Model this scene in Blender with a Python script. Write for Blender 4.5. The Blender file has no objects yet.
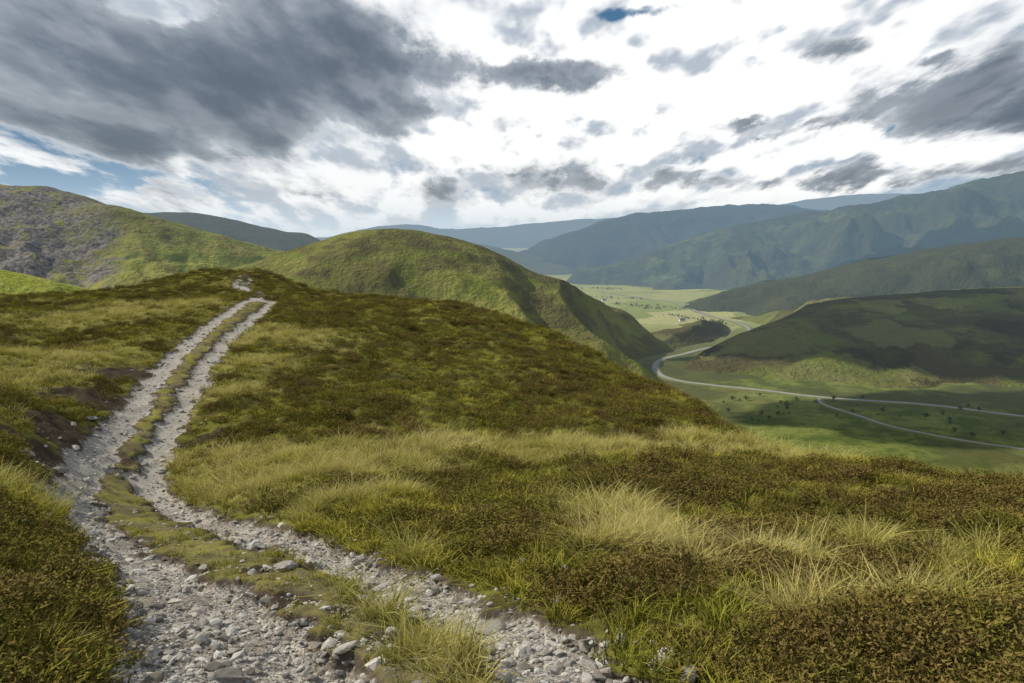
import bpy, math, numpy as np
from mathutils import Vector
rng=np.random.default_rng(7)
S=bpy.context.scene
F=800.0; P=math.atan(106.5/F); cp,sp=math.cos(P),math.sin(P)
def tan_uv(u,v):
    X=(np.asarray(u,float)-512)/F; Y=(341.5-np.asarray(v,float))/F
    cy=cp+Y*sp
    return X/cy,(-sp+Y*cp)/cy
# ---------------- noise -----------------
def _h(ix,iy,s):
    h=(ix*374761393+iy*668265263+s*982451653)&0xffffffff
    h=((h^(h>>13))*1274126177)&0xffffffff
    return (h^(h>>16))&0xffffffff
def perlin(x,y,s=0):
    x=np.asarray(x,float);y=np.asarray(y,float)
    ix=np.floor(x).astype(np.int64);iy=np.floor(y).astype(np.int64)
    fx=x-ix;fy=y-iy
    def g(a,b,dx,dy):
        an=_h(a,b,s)*(2*math.pi/4294967296.0)
        return np.cos(an)*dx+np.sin(an)*dy
    u=fx*fx*fx*(fx*(fx*6-15)+10);w=fy*fy*fy*(fy*(fy*6-15)+10)
    a=g(ix,iy,fx,fy);b=g(ix+1,iy,fx-1,fy);c=g(ix,iy+1,fx,fy-1);d=g(ix+1,iy+1,fx-1,fy-1)
    return 1.41*((a+(b-a)*u)*(1-w)+(c+(d-c)*u)*w)
def fbm(x,y,o=4,s=0,gain=.5):
    t=0;a=1
    for i in range(o):
        t=t+a*perlin(x*2**i+17.3*i,y*2**i-9.1*i,s+i);a*=gain
    return t
def ridged(x,y,o=4,s=0):
    t=0;a=1
    for i in range(o):
        t=t+a*(1-2*np.abs(perlin(x*2**i+7.3*i,y*2**i-5.1*i,s+i)));a*=.5
    return t
def sstep(a,b,x):
    t=np.clip((x-a)/(b-a),0,1);return t*t*(3-2*t)
# ---------------- foreground hill surface -----------------
CP=[(512,683,4.3),(1024,683,4.1),(1024,600,6.2),(1024,540,9),(1024,490,13),(800,683,4.2),(800,600,6.4),(800,530,9.6),
(880,483,15),(780,458,20),(600,500,12.5),(600,460,18),(600,420,24),(640,387,34),(700,420,27),(560,346,46),(450,308,62),
(450,350,40),(450,400,27),(450,450,19.5),(450,520,10.8),(450,600,6.7),(320,298,75),(300,350,34),(300,430,21),(300,500,13.3),
(300,560,8.4),(250,683,4.5),(200,600,6.8),(115,545,9.6),(72,505,13),(110,478,17),(130,430,21.5),(165,390,26),(200,350,32.5),
(228,320,42),(256,303,57),(215,273,90),(262,277,88),(300,290,80),(150,289,80),(0,300,62),(0,350,33),(60,350,33),(0,400,21),(60,420,19),
(0,450,13.5),(0,490,10.3),(0,540,8),(50,570,7),(0,683,4.0),(60,640,4.9),(130,683,4.1),(-150,683,3.9),(-150,560,6.5),(-150,450,12),(-150,310,50),
(1200,683,3.9),(1200,560,7),(1200,500,11)]
XYZ=[(-2.2,1.2,-2.45),(-1,1.2,-2.5),(.4,1.2,-2.4),(1.8,1.2,-2.3),(-3.2,2.4,-2.4),(0,2.4,-2.5),(2.6,2.2,-2.35)]
def tps_pts():
    A=[];z=[]
    for u,v,y in CP:
        a,t=tan_uv(u,v);x=a*y
        A.append((math.atan2(x,y)*2.2,math.log(math.hypot(x,y))));z.append(t*y)
    for x,y,q in XYZ:
        A.append((max(-.75,min(.75,math.atan2(x,y)))*2.2,math.log(math.hypot(x,y))));z.append(q)
    return np.array(A),np.array(z)
TA,TZ=tps_pts()
def U(r2): return .5*r2*np.log(r2+1e-12)
n=len(TA)
K=U(((TA[:,None]-TA[None])**2).sum(-1))+np.eye(n)*.004
Pm=np.c_[np.ones(n),TA]
M=np.zeros((n+3,n+3));M[:n,:n]=K;M[:n,n:]=Pm;M[n:,:n]=Pm.T
W=np.linalg.solve(M,np.r_[TZ,0,0,0])
CR=[(-200,58),(0,62),(100,74),(215,92),(260,90),(320,76),(450,62),(560,46),(640,34),(700,27),(780,20),(880,15),(1024,13),(1200,11.5)]
crth=np.array([math.atan(float(tan_uv(u,300)[0])) for u,_ in CR])
crr=np.array([y/math.cos(t) for (u,y),t in zip(CR,crth)])
def fold(th):
    a=np.abs(th);L=math.radians(42)
    return np.sign(th)*np.where(a<L,a,L*(math.pi-a)/(math.pi-L))
def crest_r(th): return np.interp(fold(th),crth,crr)
def base_z(x,y):
    x=np.asarray(x,float).ravel();y=np.asarray(y,float).ravel()
    th=np.arctan2(x,y);r=np.hypot(x,y);rc=np.interp(fold(th),crth,crr)
    q0=fold(th)*2.2;q1=np.log(np.clip(r,1.5,None));q1=np.minimum(q1,np.log(rc*1.15))
    out=np.empty_like(x)
    for i in range(0,len(x),40000):
        a=q0[i:i+40000,None]-TA[None,:,0];b=q1[i:i+40000,None]-TA[None,:,1]
        out[i:i+40000]=U(a*a+b*b)@W[:n]+W[n]+W[n+1]*q0[i:i+40000]+W[n+2]*q1[i:i+40000]
    d=np.maximum(0,r-rc*1.01)
    return out-.62*d*d/(d+.35*rc)
def cast(u,v,fn,r0,r1,N=1500):
    a,t=tan_uv(u,v);y=np.geomspace(r0,r1,N);z=fn(a*y,y)
    k=np.nonzero(z>=t*y)[0]
    i=k[0] if len(k) else N-1
    return float(a*y[i]),float(y[i])
def poly(uv,fn=base_z,r0=2.5,r1=120): return np.array([cast(u,v,fn,r0,r1) for u,v in uv])
def smooth_poly(p,m=12):
    p=np.asarray(p,float);q=np.vstack([2*p[0]-p[1],p,2*p[-1]-p[-2]]);o=[]
    for i in range(1,len(q)-2):
        for t in np.linspace(0,1,m,endpoint=False):
            a,b,c,d=q[i-1],q[i],q[i+1],q[i+2]
            o.append(.5*((2*b)+(-a+c)*t+(2*a-5*b+4*c-d)*t*t+(-a+3*b-3*c+d)*t**3))
    o.append(p[-1]);return np.array(o)
rutL=smooth_poly(poly([(248,300),(230,312),(187,345),(150,385),(115,430),(80,475),(74,505),(118,545),(195,605),(235,683),(250,780)]),6)
rutR=smooth_poly(poly([(274,301),(260,312),(222,345),(194,385),(168,430),(150,475),(164,503),(235,528),(345,560),(455,612),(575,683),(700,760)]),6)
pathT=smooth_poly(poly([(262,302),(256,296),(240,289),(246,282),(238,277)]),5)
def dpoly(x,y,p):
    x=np.asarray(x).ravel();y=np.asarray(y).ravel();best=np.full(len(x),1e9)
    for a,b in zip(p[:-1],p[1:]):
        ab=b-a;L=max(ab@ab,1e-9);t=np.clip(((x-a[0])*ab[0]+(y-a[1])*ab[1])/L,0,1)
        best=np.minimum(best,(x-a[0]-t*ab[0])**2+(y-a[1]-t*ab[1])**2)
    return np.sqrt(best)
def track_info(x,y):
    x=np.asarray(x,float).ravel();y=np.asarray(y,float).ravel()
    dl=dpoly(x,y,rutL);dr=dpoly(x,y,rutR);dp=dpoly(x,y,pathT)
    r=np.hypot(x,y)
    nz=fbm(x*1.3,y*1.3,5,31,.6)*.28
    wl=.40+.30*sstep(9.5,5.5,r);wr=.36
    ml=sstep(.16,-.14,dl-wl+nz);mr=sstep(.16,-.14,dr-wr+nz);mp=sstep(.2,-.1,dp-.7+nz)
    m=np.maximum(np.maximum(ml,mr),mp)
    near=np.minimum(dl,dr)
    strip=sstep(1.6,1.0,dl)*sstep(1.7,1.0,dr)
    return m,strip,near,dl,dr
def off_track(near): return sstep(.5,1.3,near)
def blobfield(x,y,C,R):
    v=np.zeros(len(x))
    for (px,py),q in zip(C,R): v=np.maximum(v,np.exp(-((x-px)**2+(y-py)**2)/q**2))
    return v
QL=[(85,400,1.5),(60,430,1.6),(38,455,1.2),(25,480,.9),(112,375,1.4),(15,440,1),(135,620,.22),(118,655,.22),(310,640,.33),(285,600,.3),(345,612,.3),(330,670,.25),(255,570,.28),(380,640,.2),(205,440,.8),(60,560,.4)]
_q=[cast(u,v,base_z,2.5,120) for u,v,_ in QL];PEC=np.array(_q);PER=np.array([p[2] for p in QL])
def peat(x,y):
    return np.clip(blobfield(x,y,PEC,PER)*1.3+fbm(x*1.1,y*1.1,4,140)*.5-.25,0,1)
def ground_z(x,y):
    x=np.asarray(x,float).ravel();y=np.asarray(y,float).ravel()
    z=base_z(x,y);m,st,near,dl,dr=track_info(x,y);r=np.hypot(x,y)
    o=off_track(near)
    z=z+o*(.14*fbm(x*.75,y*.75,3,3)+.06*fbm(x*2.6,y*2.6,3,9))+ (.44*fbm(x*.16,y*.16,3,5))*sstep(2,7,near)*sstep(3,12,r)
    z=z-.12*m+.035*st*(1-m)
    z=z+.16*sstep(.5,1.5,near)*(1-st)
    z=z+(1-o)*(.03*fbm(x*5,y*5,4,77)+.04*fbm(x*1.7,y*1.7,2,70))
    z=z-.12*peat(x,y)*(.6+.6*fbm(x*2,y*2,3,150))
    return z
def zones(x,y):
    x=np.asarray(x,float).ravel();y=np.asarray(y,float).ravel()
    v=blobfield(x,y,PALE,PALER)
    nz=fbm(x*.45,y*.45,4,55);n2=fbm(x*.12,y*.12,2,58)
    return np.clip(v*1.15+nz*.45+n2*.12-.12,0,1)
PL=[(190,470,1.2),(215,490,1.6),(250,470,2),(300,482,1.8),(340,470,2),(390,480,1.6),(430,470,2),(480,462,2),(530,460,2.2),(590,458,2.4),(650,455,2.6),(700,455,2.5),(750,460,2.4),(820,470,2),
(610,535,.8),(640,560,.7),(590,520,.8),(380,510,1),(420,560,.3),(800,575,.7),(860,560,.6),(960,580,.6),(900,640,.4),(700,600,.3),(800,640,.3),
(230,400,1.6),(250,370,2.4),(270,340,4),(60,440,1.4),(20,385,2.6),(70,365,3),(30,500,.8),(150,310,6),(100,320,6),(430,660,.22),(470,683,.25),(350,600,.22),(390,620,.2)]
_pp=[cast(u,v,base_z,2.5,120) for u,v,_ in PL]
PALE=np.array(_pp);PALER=np.array([p[2] for p in PL])
# ---------------- mesh helpers -----------------
def mk_mesh(name,verts,faces,mat=None,attrs=None,smooth=True):
    me=bpy.data.meshes.new(name);verts=np.asarray(verts,np.float32);faces=np.asarray(faces,np.int32)
    k=faces.shape[1]
    me.vertices.add(len(verts));me.vertices.foreach_set("co",verts.ravel())
    me.loops.add(faces.size);me.loops.foreach_set("vertex_index",faces.ravel())
    me.polygons.add(len(faces));me.polygons.foreach_set("loop_start",np.arange(0,faces.size,k,dtype=np.int32))
    me.polygons.foreach_set("loop_total",np.full(len(faces),k,np.int32))
    me.polygons.foreach_set("use_smooth",np.full(len(faces),smooth))
    for an,av in (attrs or {}).items():
        at=me.attributes.new(an,'FLOAT','POINT');at.data.foreach_set("value",np.asarray(av,np.float32))
    me.update(calc_edges=True);me.validate()
    if mat: me.materials.append(mat)
    return me
def add(name,me,parent=None,loc=(0,0,0)):
    o=bpy.data.objects.new(name,me);S.collection.objects.link(o);o.location=loc
    if parent:o.parent=parent
    return o
def polar(ths,rs,fn,closed=False):
    T,R=np.meshgrid(ths,rs);x=(R*np.sin(T)).ravel();y=(R*np.cos(T)).ravel();z=fn(x,y)
    nr,nt=len(rs),len(ths);i=np.arange(nr*nt).reshape(nr,nt)
    f=np.stack([i[:-1,:-1],i[:-1,1:],i[1:,1:],i[1:,:-1]],-1).reshape(-1,4)
    if closed:
        g=np.stack([i[:-1,-1],i[:-1,0],i[1:,0],i[1:,-1]],-1).reshape(-1,4);f=np.vstack([f,g])
    return np.c_[x,y,z],f[:,::-1]
# ---------------- node helper -----------------
class G:
    def __init__(s,tree): s.t=tree;s.n=tree.nodes;s.l=tree.links
    def put(s,sock,v):
        if isinstance(v,bpy.types.NodeSocket): s.l.new(v,sock)
        elif isinstance(v,(tuple,list)):
            v=tuple(v); L=len(sock.default_value)
            sock.default_value=(v+(1,))[:L] if len(v)<L else v[:L]
        else: sock.default_value=v
    def m(s,op,a,b=0.0,c=0.0,clamp=False):
        k=s.n.new('ShaderNodeMath');k.operation=op;k.use_clamp=clamp
        s.put(k.inputs[0],a);s.put(k.inputs[1],b);s.put(k.inputs[2],c);return k.outputs[0]
    def add(s,a,b):return s.m('ADD',a,b)
    def mul(s,a,b):return s.m('MULTIPLY',a,b)
    def vm(s,op,a,b=(0,0,0)):
        k=s.n.new('ShaderNodeVectorMath');k.operation=op;s.put(k.inputs[0],a);s.put(k.inputs[1],b)
        return k.outputs['Value'] if op in('LENGTH','DOT_PRODUCT','DISTANCE') else k.outputs[0]
    def sc(s,a,f):
        k=s.n.new('ShaderNodeVectorMath');k.operation='SCALE';s.put(k.inputs[0],a);s.put(k.inputs['Scale'],f);return k.outputs[0]
    def mix(s,f,a,b,mode='MIX'):
        k=s.n.new('ShaderNodeMix');k.data_type='RGBA';k.blend_type=mode
        s.put(k.inputs[0],f);s.put(k.inputs[6],a);s.put(k.inputs[7],b);return k.outputs[2]
    def noise(s,vec,scale,det=5,ro=.5,dist=0,col=False):
        k=s.n.new('ShaderNodeTexNoise');s.put(k.inputs['Vector'],vec);s.put(k.inputs['Scale'],scale)
        k.inputs['Detail'].default_value=det;k.inputs['Roughness'].default_value=ro;k.inputs['Distortion'].default_value=dist
        return k.outputs['Color' if col else 'Fac']
    def voro(s,vec,scale,feat='F1',out='Distance'):
        k=s.n.new('ShaderNodeTexVoronoi');k.feature=feat;s.put(k.inputs['Vector'],vec);s.put(k.inputs['Scale'],scale);return k.outputs[out]
    def ss(s,a,b,x):
        k=s.n.new('ShaderNodeMapRange');k.interpolation_type='SMOOTHSTEP';s.put(k.inputs[0],x)
        if a<b: k.inputs[1].default_value=a;k.inputs[2].default_value=b;k.inputs[3].default_value=0;k.inputs[4].default_value=1
        else: k.inputs[1].default_value=b;k.inputs[2].default_value=a;k.inputs[3].default_value=1;k.inputs[4].default_value=0
        return k.outputs[0]
    def ramp(s,f,st):
        k=s.n.new('ShaderNodeValToRGB');s.put(k.inputs[0],f);e=k.color_ramp.elements
        while len(e)<len(st): e.new(.5)
        for i,(p,c) in enumerate(st): e[i].position=p;e[i].color=tuple(c)+(1,)
        return k.outputs[0]
    def xyz(s,x,y,z):
        k=s.n.new('ShaderNodeCombineXYZ');s.put(k.inputs[0],x);s.put(k.inputs[1],y);s.put(k.inputs[2],z);return k.outputs[0]
    def sep(s,v):
        k=s.n.new('ShaderNodeSeparateXYZ');s.put(k.inputs[0],v);return k.outputs
    def attr(s,nm):
        k=s.n.new('ShaderNodeAttribute');k.attribute_name=nm;return k.outputs['Fac']
    def bump(s,h,st,d):
        k=s.n.new('ShaderNodeBump');s.put(k.inputs['Height'],h);k.inputs['Strength'].default_value=st;k.inputs['Distance'].default_value=d;return k.outputs[0]
def newmat(nm):
    m=bpy.data.materials.new(nm);m.use_nodes=True;m.node_tree.nodes.clear();g=G(m.node_tree)
    g.out=g.n.new('ShaderNodeOutputMaterial');g.pos=g.n.new('ShaderNodeNewGeometry').outputs['Position']
    return m,g
def diffuse(g,col,rough=.9,nrm=None,spec=.15):
    b=g.n.new('ShaderNodeBsdfDiffuse');g.put(b.inputs['Color'],col)
    if nrm: g.l.new(nrm,b.inputs['Normal'])
    return b.outputs[0]
PAINTED_HAZE=(.36,.49,.61)
def painted_haze(g,sh,L=9000.,off=700.,col=PAINTED_HAZE,strength=.8,mx=.93):  # aerial haze painted into the material: emission mixed in by distance from origin
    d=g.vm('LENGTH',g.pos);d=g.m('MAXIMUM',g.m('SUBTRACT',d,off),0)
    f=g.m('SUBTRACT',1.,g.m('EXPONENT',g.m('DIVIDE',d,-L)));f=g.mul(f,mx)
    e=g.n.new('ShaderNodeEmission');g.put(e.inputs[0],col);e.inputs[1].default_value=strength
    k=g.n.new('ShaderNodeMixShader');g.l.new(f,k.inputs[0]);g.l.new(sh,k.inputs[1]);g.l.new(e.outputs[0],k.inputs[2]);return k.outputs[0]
def fin(g,sh): g.l.new(sh,g.out.inputs[0])
# ---------------- materials -----------------
def hill_mat(nm,green=(.10,.125,.022),yell=(.17,.17,.045),heath=(.045,.042,.020),hv=.5,scree=0.,patch=0.,L=9000.,hz=.8,sc=1.0,hcol=PAINTED_HAZE):
    m,g=newmat(nm);p=g.pos
    n1=g.noise(p,.0045*sc,5,.62,.4);n2=g.noise(p,.02*sc,6,.68);n3=g.noise(p,.15*sc,3,.6)
    c=g.mix(g.ss(.38,.60,n2),green,yell)
    c=g.mix(g.mul(g.ss(.4,.7,n3),.55),c,g.mix(.5,c,(.06,.055,.02)))
    hf=g.ss(1-hv-.10,1-hv+.05,g.add(g.mul(n1,.5),g.mul(n2,.5)))
    c=g.mix(hf,c,g.mix(n3,heath,tuple(x*1.8 for x in heath)))
    if patch:
        vv=g.vm('ADD',p,g.sc(g.noise(p,.02,5,.75,0,True),90.))
        pc=g.sep(g.voro(vv,.013,'F1','Color'));pf=g.m('GREATER_THAN',pc[0],1-patch)
        c=g.mix(g.mul(pf,g.add(.2,g.mul(n2,.95))),c,g.mix(pc[1],(.038,.034,.018),(.085,.070,.03)))
        pf=g.m('GREATER_THAN',pc[2],.8);c=g.mix(g.mul(pf,.45),c,(.20,.20,.065))
    if scree:
        s=g.noise(g.vm('MULTIPLY',p,(1,1,.3)),.035,6,.7,.6)
        s=g.mul(g.ss(.36,.50,s),g.attr('rock'))
        c=g.mix(s,c,g.mix(g.ss(.35,.65,n3),(.085,.072,.066),(.24,.21,.19)))
    b=g.bump(g.add(g.mul(n2,1.),g.mul(n3,.4)),.85,12.)
    fin(g,painted_haze(g,diffuse(g,c,.95,b,.05),L=L,strength=hz,col=hcol));return m
def ground_mat():
    m,g=newmat('moor_ground');p=g.pos;trk=g.attr('trk');pale=g.attr('pale');strip=g.attr('strip');pt=g.attr('peat')
    n1=g.noise(p,1.2,4,.6);n2=g.noise(p,9.,4,.65);n3=g.noise(p,45.,3,.65)
    moss=g.mix(g.ss(.4,.62,n1),(.072,.060,.02),(.145,.14,.028))
    moss=g.mix(g.mul(pale,.7),moss,(.30,.265,.09))
    moss=g.mix(g.ss(.5,.8,n2),moss,g.mix(.6,moss,(.03,.022,.010)))
    moss=g.mix(g.mul(strip,.8),moss,g.mix(g.ss(.4,.6,n1),(.22,.20,.055),(.13,.105,.07)))
    moss=g.mix(g.ss(.25,.6,pt),moss,g.mix(n2,(.028,.020,.014),(.085,.066,.048)))
    vc=g.sep(g.voro(p,55.,'F1','Color'))
    gr=g.mix(g.ss(.3,.7,g.add(g.mul(vc[0],.55),g.mul(n3,.45))),(.155,.135,.11),(.45,.415,.365))
    gr=g.mix(g.mul(g.ss(.42,.66,n1),.7),gr,g.mix(n3,(.10,.078,.058),(.19,.158,.122)))
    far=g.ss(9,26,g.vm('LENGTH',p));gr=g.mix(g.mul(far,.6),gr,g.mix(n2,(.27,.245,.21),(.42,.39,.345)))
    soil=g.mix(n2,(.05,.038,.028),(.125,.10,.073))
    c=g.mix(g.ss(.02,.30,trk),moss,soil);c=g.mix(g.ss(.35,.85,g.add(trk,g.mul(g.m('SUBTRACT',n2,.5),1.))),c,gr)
    h=g.add(g.mul(n2,.5),g.mul(n3,.35))
    fin(g,diffuse(g,c,.95,g.bump(h,.9,.035),.1));return m
def blade_mat(nm,lo,hi,hi2,tip,tr=.4,patch=.35):
    m,g=newmat(nm);r=g.n.new('ShaderNodeObjectInfo').outputs['Random'];h=g.attr('h');b=g.attr('b')
    n=g.noise(g.pos,patch,2,.6)
    c=g.mix(g.ss(.38,.62,g.add(g.mul(n,.75),g.mul(r,.25))),hi,hi2)
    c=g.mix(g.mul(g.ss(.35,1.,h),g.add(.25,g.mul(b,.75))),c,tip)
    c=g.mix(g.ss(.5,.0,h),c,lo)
    d=g.n.new('ShaderNodeBsdfDiffuse');g.l.new(c,d.inputs[0])
    if tr:
        t=g.n.new('ShaderNodeBsdfTranslucent');g.l.new(c,t.inputs[0])
        k=g.n.new('ShaderNodeMixShader');k.inputs[0].default_value=tr;g.l.new(d.outputs[0],k.inputs[1]);g.l.new(t.outputs[0],k.inputs[2]);fin(g,k.outputs[0])
    else: fin(g,d.outputs[0])
    return m
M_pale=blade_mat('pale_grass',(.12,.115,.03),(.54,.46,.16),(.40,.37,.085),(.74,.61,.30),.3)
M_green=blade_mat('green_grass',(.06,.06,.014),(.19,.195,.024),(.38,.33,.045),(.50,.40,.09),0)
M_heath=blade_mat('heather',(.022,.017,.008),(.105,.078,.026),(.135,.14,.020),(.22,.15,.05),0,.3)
def stone_mat():
    m,g=newmat('stone');r=g.n.new('ShaderNodeObjectInfo').outputs['Random'];oc=g.n.new('ShaderNodeTexCoord').outputs['Object']
    n=g.noise(oc,3.,3,.65)
    c=g.mix(r,(.15,.132,.11),(.53,.495,.445));c=g.mix(g.ss(.45,.7,n),c,g.mix(.5,c,(.13,.105,.08)))
    fin(g,diffuse(g,c,.85,None,.25));return m
M_stone=stone_mat()
# ---------------- ground mesh -----------------
D=math.pi/180
ths=np.r_[np.arange(-180,-50,4.)*D,np.arange(-50,-40,.8)*D,np.arange(-40,40,.2)*D,np.arange(40,50,.8)*D,np.arange(50,180,4.)*D]
rs=np.r_[[.3,.8,1.3],np.exp(np.arange(math.log(1.8),math.log(110),.0042)),np.geomspace(112,700,60)]
V,Fc=polar(ths,rs,ground_z,True)
mm,st,near,dl,dr=track_info(V[:,0],V[:,1])
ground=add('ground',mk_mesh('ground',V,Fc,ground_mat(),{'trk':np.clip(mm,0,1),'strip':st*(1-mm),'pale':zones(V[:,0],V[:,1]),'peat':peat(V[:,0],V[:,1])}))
# ---------------- roads (plan) and hills -----------------
FLOOR=-180.
def valley_z(x,y):
    x=np.asarray(x,float).ravel();y=np.asarray(y,float).ravel();r=np.hypot(x,y)
    return FLOOR+4*fbm(x/260,y/260,4,101)*sstep(200,900,r)+1.0*fbm(x/40,y/40,3,104)
def flat(x,y): return np.full(np.asarray(x).size,FLOOR)
RP=[(smooth_poly(poly(uv,flat,420,6000),8),w) for uv,w in [
 ([(1180,432),(1024,418),(960,411),(880,403),(800,396),(740,388),(695,383),(668,379),(656,373),(656,366),(664,360),(690,352)],8.),
 ([(690,352),(735,343),(750,332),(738,324),(705,315),(660,301),(600,292)],8.),
 ([(819,398),(822,408),(850,415),(880,426),(940,440),(1024,450),(1150,468)],4.5)]]
class Hill:
    def __init__(s,pts,slope,w,amp,lam,seed,carve=False):
        q=[]
        for u,v,y in pts:
            a,t=tan_uv(u,v);q.append((a*y,y,t*y))
        s.q=smooth_poly(q,8);s.s=slope;s.w=w;s.amp=amp;s.lam=lam;s.seed=seed;s.carve=carve
        ext=(s.q[:,2].max()-FLOOR)/slope+w*2
        th=np.arctan2(s.q[:,0],s.q[:,1]);r=np.hypot(s.q[:,0],s.q[:,1])
        s.th0=th.min()-min(.5,ext/r.min()*.8);s.th1=th.max()+min(.5,ext/r.min()*.8);s.r0=max(330,r.min()-ext);s.r1=r.max()+ext
    def z(s,x,y):
        x=np.asarray(x,float).ravel();y=np.asarray(y,float).ravel();out=np.full(len(x),-1e9)
        wx=x+s.lam*.3*fbm(x/s.lam,y/s.lam,3,s.seed+40);wy=y+s.lam*.3*fbm(x/s.lam+9,y/s.lam,3,s.seed+50)
        dm=np.full(len(x),1e18)
        for a,b,c in s.q:
            d2=(x-a)**2+(y-b)**2;dw=(wx-a)**2+(wy-b)**2
            k=sstep(0,s.lam*1.2,np.sqrt(d2));dd=d2+(dw-d2)*k
            out=np.maximum(out,c-s.s*(np.sqrt(dd+s.w**2)-s.w));dm=np.minimum(dm,d2)
        fd=.08+.92*sstep(0,s.lam*1.2,np.sqrt(dm))
        fd=fd*(.15+.85*sstep(FLOOR,FLOOR+60,out))
        out=out+s.amp*fd*(ridged(wx/s.lam,wy/s.lam,4,s.seed)*.8-.6+.25*fbm(x/s.lam*4,y/s.lam*4,4,s.seed+7))
        out=out+s.amp*.10*fbm(x/s.lam*5,y/s.lam*5,4,s.seed+3)
        if s.carve:
            d=np.full(len(x),1e9)
            for p,w in RP: d=np.minimum(d,dpoly(x,y,p))
            e=np.maximum(0,d-14)
            out=np.minimum(out,FLOOR-8+e*.3+e*e*.006)
        return out
    def build(s,name,mat,dt=.0016,dr=.0042,rock=None):
        ths=np.arange(s.th0,s.th1,dt);rs=np.exp(np.arange(math.log(s.r0),math.log(s.r1),dr))
        V,f=polar(ths,rs,s.z)
        at={}
        if rock: at['rock']=rock(V[:,0],V[:,1],V[:,2])
        zz=valley_z(V[:,0],V[:,1])-12
        keep=(V[f][:,:,2]>zz[f]).any(1);f=f[keep]
        used=np.unique(f);mp=np.full(len(V),-1);mp[used]=np.arange(len(used))
        at={k:a[used] for k,a in at.items()}
        return add(name,mk_mesh(name,V[used],mp[f],mat,at))
hA=Hill([(-220,165,1500),(-80,176,1450),(0,185,1400),(40,187,1400),(75,198,1380),(105,206,1350),(150,221,1350),(200,233,1400),(240,243,1450),(290,256,1500),(330,275,1500)],.42,40,30,260,11)
hA2=Hill([(-120,262,620),(-40,266,620),(20,282,640),(60,300,660)],.4,40,6,120,13)
hB=Hill([(100,216,2900),(150,213,2900),(190,213,2900),(225,221,2900),(260,233,2900),(300,250,3000)],.35,80,24,400,17)
hC=Hill([(262,268,1050),(300,251,1080),(340,239,1100),(375,230,1120),(405,230,1130),(440,239,1160),(475,254,1190),(505,271,1220),(535,291,1250),(565,309,1280),(600,327,1310),(630,344,1330)],.62,80,13,200,23,True)
hD=Hill([(250,240,12000),(330,238,12000),(370,229,12000),(405,224,12000),(440,229,12500),(500,227,12500),(560,221,12500),(620,218,12500)],.35,300,110,1400,29)
hK=Hill([(360,234,4300),(420,238,4200),(460,242,4100),(495,249,4000),(520,258,3900),(540,268,3850)],.40,120,40,500,61)
hE=Hill([(532,272,3900),(548,257,4000),(575,238,4200),(600,226,4300),(640,214,4500),(700,208,4700),(760,204,4900),(800,208,5100),(860,215,5200)],.50,120,75,560,31)
hF=Hill([(740,212,14000),(790,204,14000),(830,197,14000),(880,194,14000),(940,194,14000),(1000,196,14000)],.35,300,120,1500,37)
hG=Hill([(592,294,3300),(612,281,3250),(640,264,3200),(700,241,3150),(760,222,3200),(830,211,3200),(900,199,3100),(960,187,3050),(1024,172,3000),(1100,160,3000),(1200,150,3000)],.40,80,85,400,41)
hI=Hill([(810,292,2000),(850,270,2000),(900,258,2000),(960,246,2000),(1024,238,2000),(1120,225,2000)],.30,70,28,300,47)
hH=Hill([(690,357,1150),(710,346,1170),(750,332,1200),(790,322,1240),(830,309,1280),(880,298,1320),(950,292,1350),(1024,288,1350),(1120,284,1350),(1220,280,1350)],.23,60,9,180,53,True)
mA=hill_mat('green_hillside_scree',green=(.17,.19,.042),yell=(.30,.285,.075),heath=(.075,.066,.028),hv=.43,scree=.9)
hA.build('hill',mA,rock=lambda x,y,z:sstep(-.43,-.50,np.arctan2(x,y)+.04*fbm(x/60,y/60,4,5)))
hA2.build('hill',hill_mat('bright_pasture',green=(.23,.26,.045),yell=(.30,.30,.075),hv=.3))
hB.build('hill',hill_mat('heather_hill',hv=.68,green=(.09,.105,.03),L=6500))
hC.build('hill',hill_mat('grassy_hill',green=(.16,.18,.036),yell=(.31,.29,.08),heath=(.075,.068,.028),hv=.49,sc=1.3))
hD.build('mountain',hill_mat('far_mountain',L=6500,hv=.6),dt=.002)
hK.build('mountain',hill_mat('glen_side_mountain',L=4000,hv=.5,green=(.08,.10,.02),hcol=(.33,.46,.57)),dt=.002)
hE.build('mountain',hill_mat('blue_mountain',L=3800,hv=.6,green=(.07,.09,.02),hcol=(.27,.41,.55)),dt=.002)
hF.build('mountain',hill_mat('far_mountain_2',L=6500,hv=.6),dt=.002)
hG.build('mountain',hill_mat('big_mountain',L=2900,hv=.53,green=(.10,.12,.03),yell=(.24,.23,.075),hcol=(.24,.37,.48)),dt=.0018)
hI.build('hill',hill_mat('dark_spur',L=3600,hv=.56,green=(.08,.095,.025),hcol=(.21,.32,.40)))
hH.build('hill',hill_mat('moor_patches',hv=.50,green=(.12,.145,.03),yell=(.22,.215,.055),heath=(.055,.047,.02),patch=.5,L=7000))
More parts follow.
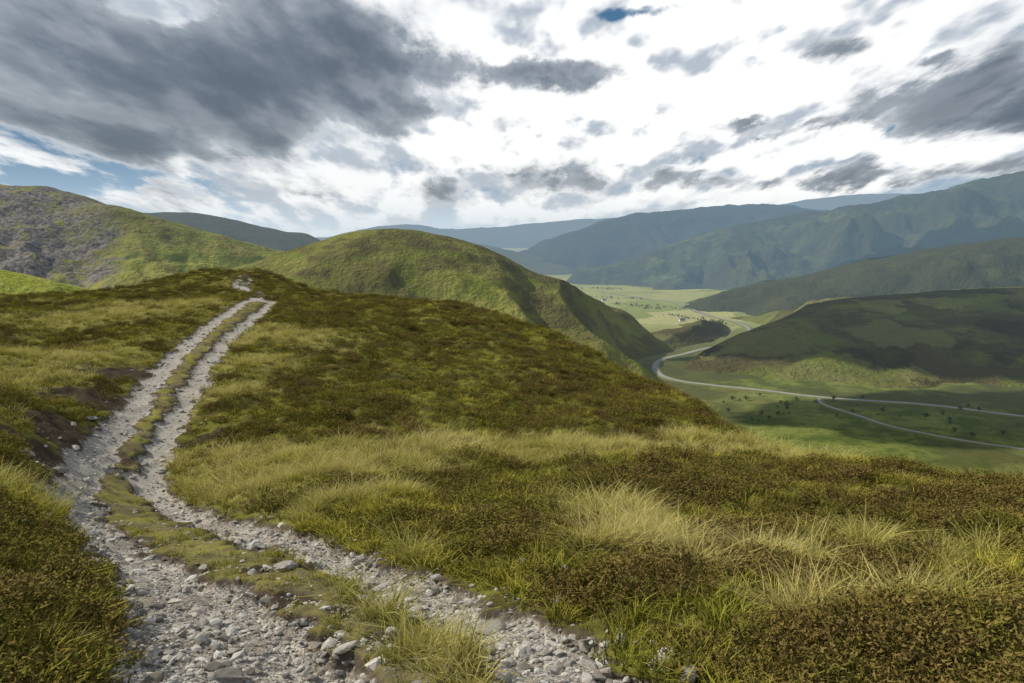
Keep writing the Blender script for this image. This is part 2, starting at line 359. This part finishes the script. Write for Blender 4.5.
def valley_mat():
    m,g=newmat('valley_grass');p=g.pos
    n1=g.noise(p,.006,5,.65,.3);n2=g.noise(p,.03,5,.68);n3=g.noise(p,.2,3,.6)
    vv=g.vm('ADD',p,g.sc(g.noise(p,.01,3,.6,0,True),70.));vc=g.sep(g.voro(vv,.0065,'F1','Color'))
    c=g.mix(g.ss(.4,.6,n2),(.07,.092,.022),(.15,.165,.04))
    c=g.mix(g.mul(g.m('GREATER_THAN',vc[0],.6),.4),c,(.22,.21,.07))
    c=g.mix(g.mul(g.ss(.43,.56,n1),.75),c,g.mix(n3,(.04,.046,.018),(.09,.085,.035)))
    yy=g.sep(p)[1];c=g.mix(g.mul(g.ss(1150,1700,yy),.8),c,g.mix(vc[1],(.42,.39,.17),(.20,.24,.06)))
    c=g.mix(g.mul(g.ss(.45,.7,n3),.4),c,(.03,.038,.012))
    fin(g,painted_haze(g,diffuse(g,c,.95,None,.05),L=4500,col=(.42,.52,.55)));return m
ths=np.r_[np.arange(-180,-42,4.)*D,np.arange(-42,42,.2)*D,np.arange(42,180,4.)*D]
rs=np.r_[np.geomspace(120,400,20)[:-1],np.exp(np.arange(math.log(400),math.log(6000),.006)),np.geomspace(6100,70000,60)]
V,Fc=polar(ths,rs,valley_z,True)
add('valley_floor',mk_mesh('valley_floor',V,Fc,valley_mat()))
def bg_z(x,y):
    z=valley_z(x,y)
    for h in (hC,hH,hG): z=np.maximum(z,h.z(x,y))
    return z
def road_mat():
    m,g=newmat('worn_asphalt');n=g.noise(g.pos,.05,5,.7);c=g.mix(n,(.17,.165,.155),(.34,.33,.30));fin(g,painted_haze(g,diffuse(g,c,.8),L=7000));return m
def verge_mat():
    m,g=newmat('road_verge');n=g.noise(g.pos,.1,4,.6);c=g.mix(n,(.08,.10,.03),(.19,.18,.07));fin(g,painted_haze(g,diffuse(g,c,.95),L=7000));return m
MR=road_mat();MV=verge_mat()
def road(name,q,width,lift=1.0):
    seg=np.r_[0,np.cumsum(np.hypot(*np.diff(q,axis=0).T))];k=max(8,int(seg[-1]/9))
    t=np.linspace(0,seg[-1],k);q=np.c_[np.interp(t,seg,q[:,0]),np.interp(t,seg,q[:,1])]
    ker=np.ones(7)/7
    q=np.c_[np.convolve(np.pad(q[:,0],3,mode='edge'),ker,'valid'),np.convolve(np.pad(q[:,1],3,mode='edge'),ker,'valid')]
    d=np.gradient(q,axis=0);d/=np.linalg.norm(d,axis=1)[:,None]+1e-9;nn=np.c_[-d[:,1],d[:,0]]
    hs=np.max([valley_z(*(q+nn*o).T) for o in (-width*.5,0,width*.5)],axis=0)
    zz=np.convolve(np.pad(hs,3,mode='edge'),ker,'valid');zz=np.maximum(zz,hs-.3)+lift
    V=np.vstack([np.c_[q+nn*o,zz] for o in [-.5*width,.5*width]]);i=np.arange(k-1);f=np.c_[i,i+1,i+1+k,i+k]
    root=add(name,mk_mesh(name,V,f,MR))
    for s_ in(-1,1):
        V=np.vstack([np.c_[q+nn*(s_*.5*width),zz-.02],np.c_[q+nn*(s_*(.5*width+3)),zz-.35],np.c_[q+nn*(s_*(.5*width+9)),zz-6]])
        f=np.vstack([np.c_[i,i+1,i+1+k,i+k],np.c_[i+k,i+1+k,i+1+2*k,i+2*k]])
        add('verge',mk_mesh('verge',V,f,MV),root)
road('road',np.vstack([RP[0][0],RP[1][0][1:]]),8)
road('farm_road',RP[2][0],4.2,.7)
# ---------------- instancing -----------------
def scatter(name,pts,rot,scl,idx,templates):
    col=bpy.data.collections.new(name+'_parts')
    for i,me in enumerate(templates):
        o=bpy.data.objects.new('%s_part_%02d'%(name,i),me);col.objects.link(o)
    me=bpy.data.meshes.new(name);me.vertices.add(len(pts));me.vertices.foreach_set('co',np.asarray(pts,np.float32).ravel())
    a=me.attributes.new('rot','FLOAT_VECTOR','POINT');a.data.foreach_set('vector',np.asarray(rot,np.float32).ravel())
    a=me.attributes.new('scl','FLOAT_VECTOR','POINT');a.data.foreach_set('vector',np.asarray(scl,np.float32).ravel())
    a=me.attributes.new('idx','INT','POINT');a.data.foreach_set('value',np.asarray(idx,np.int32))
    o=add(name,me);t=bpy.data.node_groups.new(name,'GeometryNodeTree')
    t.interface.new_socket('Geometry',in_out='INPUT',socket_type='NodeSocketGeometry');t.interface.new_socket('Geometry',in_out='OUTPUT',socket_type='NodeSocketGeometry')
    gi=t.nodes.new('NodeGroupInput');go=t.nodes.new('NodeGroupOutput');ip=t.nodes.new('GeometryNodeInstanceOnPoints')
    ci=t.nodes.new('GeometryNodeCollectionInfo');ci.inputs['Collection'].default_value=col;ci.inputs['Separate Children'].default_value=True;ci.inputs['Reset Children'].default_value=True
    def na(nm,ty):
        k=t.nodes.new('GeometryNodeInputNamedAttribute');k.data_type=ty;k.inputs['Name'].default_value=nm;return k.outputs['Attribute']
    t.links.new(gi.outputs[0],ip.inputs['Points']);t.links.new(ci.outputs[0],ip.inputs['Instance']);ip.inputs['Pick Instance'].default_value=True
    t.links.new(na('idx','INT'),ip.inputs['Instance Index']);t.links.new(na('rot','FLOAT_VECTOR'),ip.inputs['Rotation']);t.links.new(na('scl','FLOAT_VECTOR'),ip.inputs['Scale'])
    t.links.new(ip.outputs[0],go.inputs[0])
    md=o.modifiers.new('scatter','NODES');md.node_group=t;return o
def tuft(nb,rad,lean,wd,seed,mat,seg=3,hv=.35,curl=1.):
    r=np.random.default_rng(seed);V=[];Fa=[];H=[];B=[]
    for i in range(nb):
        a=r.uniform(0,2*math.pi);rr=rad*math.sqrt(r.uniform());bx,by=rr*math.cos(a),rr*math.sin(a)
        la=a+r.normal(0,.9);ln=lean*(.25+r.uniform())*(.5+rr/rad);h=1-r.uniform(0,hv*2)*.9
        fa=r.uniform(0,2*math.pi);wx,wy=math.cos(fa)*wd/2,math.sin(fa)*wd/2;bb=r.uniform()
        k=len(V)
        for j in range(seg+1):
            t=j/seg;o=ln*t**(1+curl);zz=h*(t-.25*ln*t*t);w=1-t**1.5*.92
            cx,cy=bx+math.cos(la)*o,by+math.sin(la)*o
            V+= [(cx-wx*w,cy-wy*w,zz),(cx+wx*w,cy+wy*w,zz)];H+=[t*h,t*h];B+=[bb,bb]
        for j in range(seg): Fa.append((k+2*j,k+2*j+1,k+2*j+3,k+2*j+2))
    return mk_mesh('tuft',V,Fa,mat,{'h':H,'b':B},False)
def sprig(ns,seed,mat):
    r=np.random.default_rng(seed);V=[];Fa=[];H=[];B=[]
    for i in range(ns):
        a=r.uniform(0,2*math.pi);rr=.55*math.sqrt(r.uniform());h=(1-.6*(rr/.55)**2)*r.uniform(.6,1.1)
        bx,by=rr*math.cos(a)*.7,rr*math.sin(a)*.7;tx,ty=rr*math.cos(a)*1.25,rr*math.sin(a)*1.25;bb=r.uniform()
        for j in range(7):
            t=.3+.7*(j+r.uniform())/7;c=np.array([bx+(tx-bx)*t+r.normal(0,.02),by+(ty-by)*t+r.normal(0,.02),h*t])
            d1=r.normal(size=3);d1/=np.linalg.norm(d1);d1[2]=abs(d1[2])*1.6;d2=np.cross(d1,r.normal(size=3));d2/=np.linalg.norm(d2)+1e-6
            L=.085;w=.022;k=len(V);V+=[c-d2*w,c+d2*w,c+d1*L];Fa.append((k,k+1,k+2));H+=[t*.8,t*.8,t];B+=[bb]*3
    return mk_mesh('sprig',V,Fa,mat,{'h':H,'b':B},False)
def sample(N,r0,r1,p):
    th=rng.uniform(-44*D,44*D,N);u=rng.uniform(size=N);k=2-p
    r=(r0**k+(r1**k-r0**k)*u)**(1/k) if abs(k)>1e-3 else r0*(r1/r0)**u
    x,y=r*np.sin(th),r*np.cos(th);ok=r<crest_r(th)*1.15;return x[ok],y[ok],r[ok]
def place(x,y,hmin,hmax,r,wide=1.,grow=.0,sink=.02,tilt=.15):
    n=len(x);h=rng.uniform(hmin,hmax,n)*(1+grow*np.clip(r/30,0,2));z=ground_z(x,y)-sink
    w=h*wide*rng.uniform(.8,1.25,n)
    return np.c_[x,y,z],np.c_[rng.normal(0,tilt,n),rng.normal(0,tilt,n),rng.uniform(0,6.28,n)],np.c_[w,w,h]
x,y,r=sample(44000,2.4,85,1.25)
pz=zones(x,y);m_,s_,nr,_,_=track_info(x,y);pe=peat(x,y)
ok=(rng.uniform(size=len(x))<np.clip((pz-.25)*2.2,0.03,1))&(m_<.05)&((s_<.5)|(r<7))&(pe<.4)
x,y,r,pz=x[ok],y[ok],r[ok],pz[ok]
p_,ro,sc=place(x,y,.13,.46,r,1.,.1)
sc*= (.6+.6*np.clip(pz,0,1))[:,None]
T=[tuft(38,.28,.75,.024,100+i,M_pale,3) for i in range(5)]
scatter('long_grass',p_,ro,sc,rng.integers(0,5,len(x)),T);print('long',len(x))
x,y,r=sample(56000,2.2,100,1.35);pz=zones(x,y);m_,s_,nr,_,_=track_info(x,y);pe=peat(x,y)
gz=fbm(x*.35,y*.35,3,90)+.35*fbm(x*1.2,y*1.2,2,95)
ok=(m_<.25)&(pe<.35)&(rng.uniform(size=len(x))<np.clip(.5+gz*1.1+pz*.3+s_*.3,0.06,1))
x,y,r,s_=x[ok],y[ok],r[ok],s_[ok]
p_,ro,sc=place(x,y,.07,.19,r,1.3,.5);sc*=(1-.5*s_)[:,None]
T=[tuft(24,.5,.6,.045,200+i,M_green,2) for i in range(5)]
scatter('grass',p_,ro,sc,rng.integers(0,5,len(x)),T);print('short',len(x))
x,y,r=sample(44000,2.2,100,1.25);pz=zones(x,y);m_,s_,nr,_,_=track_info(x,y);pe=peat(x,y)
gz=fbm(x*.35,y*.35,3,90)+.35*fbm(x*1.2,y*1.2,2,95)
ok=(nr>.72)&(s_<.35)&(pe<.5)&(rng.uniform(size=len(x))<np.clip(.70-gz*1.1-pz*1.5,0.03,1))
x,y,r=x[ok],y[ok],r[ok]
p_,ro,sc=place(x,y,.08,.23,r,1.8,.4)
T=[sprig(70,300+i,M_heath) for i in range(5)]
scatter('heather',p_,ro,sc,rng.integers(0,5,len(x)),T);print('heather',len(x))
def rock(seed,sub=2):
    import bmesh
    bm=bmesh.new();bmesh.ops.create_icosphere(bm,subdivisions=sub,radius=1);r=np.random.default_rng(seed);pl=[(lambda v:(v/np.linalg.norm(v),r.uniform(.5,.85)))(r.normal(size=3)) for _ in range(9)]
    for v in bm.verts:
        c=np.array(v.co)
        for nn,dd in pl:
            k=c@nn
            if k>dd: c=c-nn*(k-dd)
        c=c*(1+.05*r.normal());v.co=Vector((c[0]*1.15,c[1]*.85,c[2]*.55))
    me=bpy.data.meshes.new('stone');bm.to_mesh(me);bm.free();me.materials.append(M_stone);return me
RT=[rock(400+i,1 if i<4 else 2) for i in range(8)]
x,y,r=sample(400000,2.4,45,1.6);d=np.minimum(dpoly(x,y,rutL),dpoly(x,y,rutR));k=d<1.15
x,y,r,d=x[k],y[k],r[k],d[k];m_,s_,nr,_,_=track_info(x,y)
pr=np.where(m_>.3,.75,.08)+.4*(peat(x,y)>.4)*(r<10);pr=pr*(.3+.7*sstep(-.4,.4,fbm(x*1.1,y*1.1,3,66)))
k=rng.uniform(size=len(x))<pr;x,y,r=x[k],y[k],r[k]
if len(x)>21000: x,y,r=x[:21000],y[:21000],r[:21000]
sz=np.clip(.0095*np.exp(rng.normal(0,.78,len(x))),.005,.07)*(1+.02*r)
z=ground_z(x,y)
scatter('gravel',np.c_[x,y,z+sz*.12],np.c_[rng.normal(0,.25,len(x)),rng.normal(0,.25,len(x)),rng.uniform(0,6.28,len(x))],np.repeat(sz[:,None],3,1),rng.integers(0,8,len(x)),RT);print('gravel',len(x))
for u,v,s in [(285,572,.13),(268,566,.07),(490,618,.10),(560,607,.09),(590,655,.06),(150,640,.08),(230,665,.09),(205,676,.08),(415,552,.07),(800,532,.20),(985,568,.16),(262,545,.09),(175,590,.07),(345,655,.06),(440,640,.05),(60,470,.16),(25,455,.2),(790,560,.08),(75,445,.12),(90,420,.14),(48,490,.1),(310,625,.05),(620,640,.06),(660,670,.05)]:
    x0,y0=cast(u,v,lambda a,b:base_z(a,b),2.5,60);o=add('rock',rock(int(u),3));o.location=(x0,y0,float(ground_z([x0],[y0])[0])+s*.25)
    o.scale=(s*1.3,s,s*.9);o.rotation_euler=(rng.normal(0,.2),rng.normal(0,.2),rng.uniform(0,6))
# ---------------- valley trees & cottages -----------------
def tree_leaf_mat():
    m,g=newmat('tree_foliage');r=g.n.new('ShaderNodeObjectInfo').outputs['Random'];c=g.mix(r,(.03,.05,.016),(.07,.095,.025));fin(g,painted_haze(g,diffuse(g,c),L=5500));return m
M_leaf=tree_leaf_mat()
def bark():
    m,g=newmat('bark');fin(g,painted_haze(g,diffuse(g,(.08,.06,.045)),L=6500));return m
M_bark=bark()
def tree_mesh(seed,conifer):
    r=np.random.default_rng(seed);V=[];Fa=[]
    nt=6
    for zz,rad in ((0,.035),(.8 if conifer else .5,.012)):
        for j in range(nt): V.append((rad*math.cos(j*2*math.pi/nt),rad*math.sin(j*2*math.pi/nt),zz))
    for j in range(nt): Fa.append((j,(j+1)%nt,nt+(j+1)%nt,nt+j))
    nb=len(Fa)
    cl=[(r.normal(0,.2),r.normal(0,.2),r.uniform(.35,.8),r.uniform(.14,.25)) for _ in range(7)]
    for i in range(170):
        if conifer:
            t=r.uniform();zz=.12+.86*t;rr=.26*(1-t)*r.uniform(.4,1.05);a=r.uniform(0,6.28);c=np.array([rr*math.cos(a),rr*math.sin(a),zz-rr*.3])
        else:
            q=cl[r.integers(7)];v=r.normal(size=3);v/=np.linalg.norm(v);c=np.array(q[:3])+v*q[3]*r.uniform(.7,1.1)
        a=r.normal(size=3);a/=np.linalg.norm(a);b=np.cross(a,r.normal(size=3));b/=np.linalg.norm(b);L=.05
        k=len(V);V+=[c-a*L-b*L*.6,c+a*L-b*L*.6,c+a*L+b*L*.6,c-a*L+b*L*.6];Fa.append((k,k+1,k+2,k+3))
    me=mk_mesh('tree',V,Fa,M_leaf,None,False);me.materials.append(M_bark);mi=np.zeros(len(Fa),np.int32);mi[:nb]=1;me.polygons.foreach_set('material_index',mi);return me
pts=[]
def belt(u0,v0,u1,v1,nn,sp_):
    a=np.array(cast(u0,v0,flat,420,6000));b=np.array(cast(u1,v1,flat,420,6000))
    for i in range(nn):
        t=rng.uniform();q=a+(b-a)*t+rng.normal(0,sp_,2);pts.append(q)
belt(665,316,712,323,26,9);belt(690,319,728,328,14,9);belt(605,303,655,309,30,9);belt(575,297,640,299,34,14)
belt(640,309,700,311,22,12);belt(560,288,620,290,40,20);belt(780,402,1000,432,30,35);belt(700,398,800,420,14,25)
pts=np.array(pts);zz=bg_z(pts[:,0],pts[:,1]);hh=rng.uniform(3,7,len(pts))
scatter('tree_belt',np.c_[pts,zz-.2],np.c_[0*hh,0*hh,rng.uniform(0,6.28,len(hh))],np.c_[hh,hh,hh],rng.integers(0,4,len(hh)),[tree_mesh(500+i,False) for i in range(4)])
def flatm(nm,col,L=6500):
    m,g=newmat(nm);n=g.noise(g.pos,.8,3);c=g.mix(n,tuple(c*.85 for c in col),col);fin(g,painted_haze(g,diffuse(g,c),L=L));return m
M_wall=flatm('whitewash',(.75,.74,.70));M_roof=flatm('slate',(.12,.12,.135));M_glass=flatm('window_glass',(.04,.05,.06));M_door=flatm('door_paint',(.10,.05,.03))
def cottage(u,v,rz,Lx=12,Ly=6,h=3.4):
    x0,y0=cast(u,v,flat,420,6000);root=bpy.data.objects.new('cottage',None);S.collection.objects.link(root);root.location=(x0,y0,float(bg_z([x0],[y0])[0])-.2);root.rotation_euler[2]=rz
    a,b=Lx/2,Ly/2;rh=h+3
    V=[(-a,-b,0),(a,-b,0),(a,b,0),(-a,b,0),(-a,-b,h),(a,-b,h),(a,b,h),(-a,b,h)]
    add('walls',mk_mesh('walls',V,[(0,1,5,4),(1,2,6,5),(2,3,7,6),(3,0,4,7)],M_wall,None,False),root)
    add('gables',mk_mesh('gables',[(a,-b,h),(a,b,h),(a,0,rh-.15),(-a,-b,h),(-a,b,h),(-a,0,rh-.15)],[(0,1,2),(4,3,5)],M_wall,None,False),root)
    o=.4;add('roof',mk_mesh('roof',[(-a-o,-b-o,h-.25),(a+o,-b-o,h-.25),(a+o,0,rh),(-a-o,0,rh),(-a-o,b+o,h-.25),(a+o,b+o,h-.25)],[(0,1,2,3),(3,2,5,4)],M_roof,None,False),root)
    def box(nm,x1,x2,y1,y2,z1,z2,m):
        V=[(x,y,z) for z in (z1,z2) for x,y in ((x1,y1),(x2,y1),(x2,y2),(x1,y2))]
        add(nm,mk_mesh(nm,V,[(3,2,1,0),(4,5,6,7),(0,1,5,4),(1,2,6,5),(2,3,7,6),(3,0,4,7)],m,None,False),root)
    for i,xx in enumerate((-a+1.0,a-2.0)): box('chimney_%d'%i,xx,xx+1,-.5,.5,rh-.8,rh+1.2,M_wall)
    for i,xx in enumerate((-.7*a,-.35*a,.35*a,.7*a)): box('window_%d'%i,xx-.5,xx+.5,-b-.05,-b+.05,1.2,2.6,M_glass)
    box('door',-.5,.5,-b-.05,-b+.05,0,2.2,M_door)
for a in [(682,322,.2),(702,326,-.4),(604,301,.3)]: cottage(*a)
# ---------------- sun direction, added out-of-frame clouds that shade the hills -----------------
SUN_EL=math.radians(38);SUN_AZ=math.radians(-72)
dv=Vector((math.sin(SUN_AZ)*math.cos(SUN_EL),math.cos(SUN_AZ)*math.cos(SUN_EL),math.sin(SUN_EL)))
def shade_cloud_mat():
    m,g=newmat('shade_cloud_white');n=g.noise(g.pos,.004,4);c=g.mix(n,(.72,.74,.78),(.9,.9,.9));fin(g,diffuse(g,c));return m
MCL=shade_cloud_mat()
def cloud(px,py,pz,h,sx,sy,sz,seed):
    """an added out-of-frame cumulus h metres above the spot (px,py,pz) it shades"""
    import bmesh
    from mathutils import noise as mn
    k=h/dv.z;c=Vector((px,py,pz))+dv*k
    r=np.random.default_rng(seed);bm=bmesh.new()
    for i in range(16):
        a=r.uniform(0,6.28);q=math.sqrt(r.uniform())*.8;s=r.uniform(.25,.5)*(1.15-q*.5)
        ox,oy=q*math.cos(a)*sx,q*math.sin(a)*sy
        ret=bmesh.ops.create_icosphere(bm,subdivisions=4,radius=1)
        for v in ret['verts']:
            d=v.co.copy();f=1+.35*mn.fractal(d*2.2+Vector((i*7,seed,0)),.8,2.,4)
            zz=d.z*f;zz=zz if zz>0 else zz*.35
            v.co=Vector((ox+d.x*f*s*sx,oy+d.y*f*s*sy,zz*s*sz*2))
    me=bpy.data.meshes.new('cloud');bm.to_mesh(me);bm.free();me.materials.append(MCL);me.polygons.foreach_set('use_smooth',[True]*len(me.polygons))
    add('cloud',me,None,c)
cloud(680,1180,-110,1000,520,240,110,1)
cloud(560,780,-180,800,300,130,80,2)
cloud(1100,2350,20,1600,560,300,140,3)
# ---------------- world -----------------
w=bpy.data.worlds.new('World');S.world=w;w.use_nodes=True;w.node_tree.nodes.clear();g=G(w.node_tree)
try: w.cycles.sampling_method='NONE'
except Exception as e: print(e)
sky=g.n.new('ShaderNodeTexSky');sky.sky_type='NISHITA';sky.sun_disc=False;sky.sun_elevation=SUN_EL;sky.sun_rotation=SUN_AZ
d=g.vm('NORMALIZE',g.n.new('ShaderNodeTexCoord').outputs['Generated']);dx,dy,dz=g.sep(d)
zc=g.m('MAXIMUM',dz,0)
def coords(dzv):
    z_=g.m('MAXIMUM',dzv,0)
    return g.xyz(g.m('DIVIDE',g.mul(dx,1.15),g.add(z_,.26)),g.m('LOGARITHM',g.add(z_,.13),math.e),g.mul(dy,.4))
vec=coords(dz);vup=coords(g.add(dz,.018))
wn=g.sep(g.noise(vec,3.2,6,.62,0,True))
bx_=g.add(dx,g.mul(g.m('SUBTRACT',wn[0],.5),.17));bz_=g.add(dz,g.mul(g.m('SUBTRACT',wn[1],.5),.085))
def dirpix(u,v):
    a,t=tan_uv(u,v);L=math.sqrt(1+a*a+t*t);return float(a/L),float(t/L)
def blobs(lst):
    tot=0.0
    for u,v,su,sv,amp in lst:
        cx,cz=dirpix(u,v);a=g.m('DIVIDE',g.m('SUBTRACT',bx_,cx),su/F);b=g.m('DIVIDE',g.m('SUBTRACT',bz_,cz),sv/F)
        e=g.m('EXPONENT',g.mul(g.add(g.mul(a,a),g.mul(b,b)),-1.));tot=g.add(g.mul(e,amp),tot)
    return tot
def stretch(n,k): return g.add(g.mul(g.m('SUBTRACT',n,.5),k),.5)
OFF=(5,3,1);v2=g.vm('ADD',vec,OFF);v2u=g.vm('ADD',vup,OFF)
n1=g.noise(vec,2.4,8,.58);n2=g.noise(v2,4.4,8,.60)
l2=g.noise(v2,4.4,4,.5);l2u=g.noise(v2u,4.4,4,.5);l1=g.noise(vec,3.2,4,.5);l1u=g.noise(vup,3.2,4,.5)
rel1=g.add(g.m('SUBTRACT',l1,l1u),g.mul(g.m('SUBTRACT',n1,.5),.10));rel2=g.add(g.m('SUBTRACT',l2,l2u),g.mul(g.m('SUBTRACT',n2,.5),.12))
b2=blobs([(650,60,330,150,.44),(200,60,420,85,.5),(300,165,150,26,.18),(870,130,180,50,.14),(45,180,85,18,-.46),(622,6,45,10,-.65),(380,205,400,12,.14),(760,160,160,20,-.14),(560,165,100,14,-.10),(915,128,26,7,-.55)])
d2=g.add(stretch(n2,1.8),b2);f2=g.ss(.34,.70,d2)
glow=blobs([(690,55,260,105,1.35),(900,155,110,28,.7),(460,110,70,60,.5),(560,130,160,40,.6)])
white=g.mix(g.ss(-.11,.08,rel2),(.50,.56,.64),(1.0,1.02,1.03))
white=g.mix(g.mul(g.m('MULTIPLY',glow,.95,clamp=True),g.ss(-.16,-.01,rel2)),white,(1.2,1.2,1.18))
b1=blobs([(150,55,300,85,.52),(340,80,120,60,.24),(175,8,45,14,-.30),(30,120,110,20,.12),(440,55,40,45,-.12),(545,72,80,15,.52),(822,42,45,26,.48),(985,98,75,26,.56),(1015,45,30,30,.38),(745,127,90,9,.46),(935,60,20,10,.34),(715,36,18,10,.30),(640,182,240,10,.24),(900,174,120,13,.32),(300,195,300,8,.14),(660,40,210,90,-.32),(60,180,120,14,-.25)])
den=g.add(stretch(n1,1.25),b1)
den=g.add(den,g.mul(g.m('SUBTRACT',n2,.5),.5))
f1=g.ss(.60,.80,den)
tk=g.m('DIVIDE',g.m('SUBTRACT',den,.62),.5)
dark=g.ramp(tk,[(0,(1.0,1.0,1.0)),(.15,(.72,.75,.79)),(.38,(.34,.38,.43)),(.7,(.175,.21,.255)),(1,(.12,.15,.19))])
dark=g.mix(g.mul(g.ss(-.02,.10,rel1),.40),dark,g.mix(.42,dark,(.80,.83,.88)))
dark=g.mix(g.mul(g.ss(.01,-.09,rel1),.5),dark,g.mix(.5,dark,(.07,.105,.15)))
blue=g.mix(g.ss(0,.13,zc),(.42,.60,.77),(.065,.18,.33))
hz=g.ss(.055,.0,zc)
col=g.mix(f2,blue,white);col=g.mix(f1,col,dark);col=g.mix(g.mul(hz,.75),col,(.70,.80,.88))
bg1=g.n.new('ShaderNodeBackground');g.l.new(sky.outputs[0],bg1.inputs[0]);bg1.inputs[1].default_value=.07
bg2=g.n.new('ShaderNodeBackground');g.l.new(col,bg2.inputs[0]);bg2.inputs[1].default_value=1.0
k=g.n.new('ShaderNodeMixShader');g.put(k.inputs[0],.9);g.l.new(bg1.outputs[0],k.inputs[1]);g.l.new(bg2.outputs[0],k.inputs[2])
o=g.n.new('ShaderNodeOutputWorld');g.l.new(k.outputs[0],o.inputs[0])
L=bpy.data.lights.new('sun','SUN');L.energy=5;L.angle=math.radians(.5);L.color=(1,.94,.80);so=add('sun',L)
so.rotation_euler=dv.to_track_quat('Z','Y').to_euler()
c=bpy.data.cameras.new('camera');c.sensor_width=36;c.lens=36*F/1024;c.clip_start=.05;c.clip_end=120000
co=add('camera',c);co.rotation_euler=(math.pi/2-P,0,0);S.camera=co
S.view_settings.view_transform='Standard';S.view_settings.look='None';S.view_settings.exposure=0
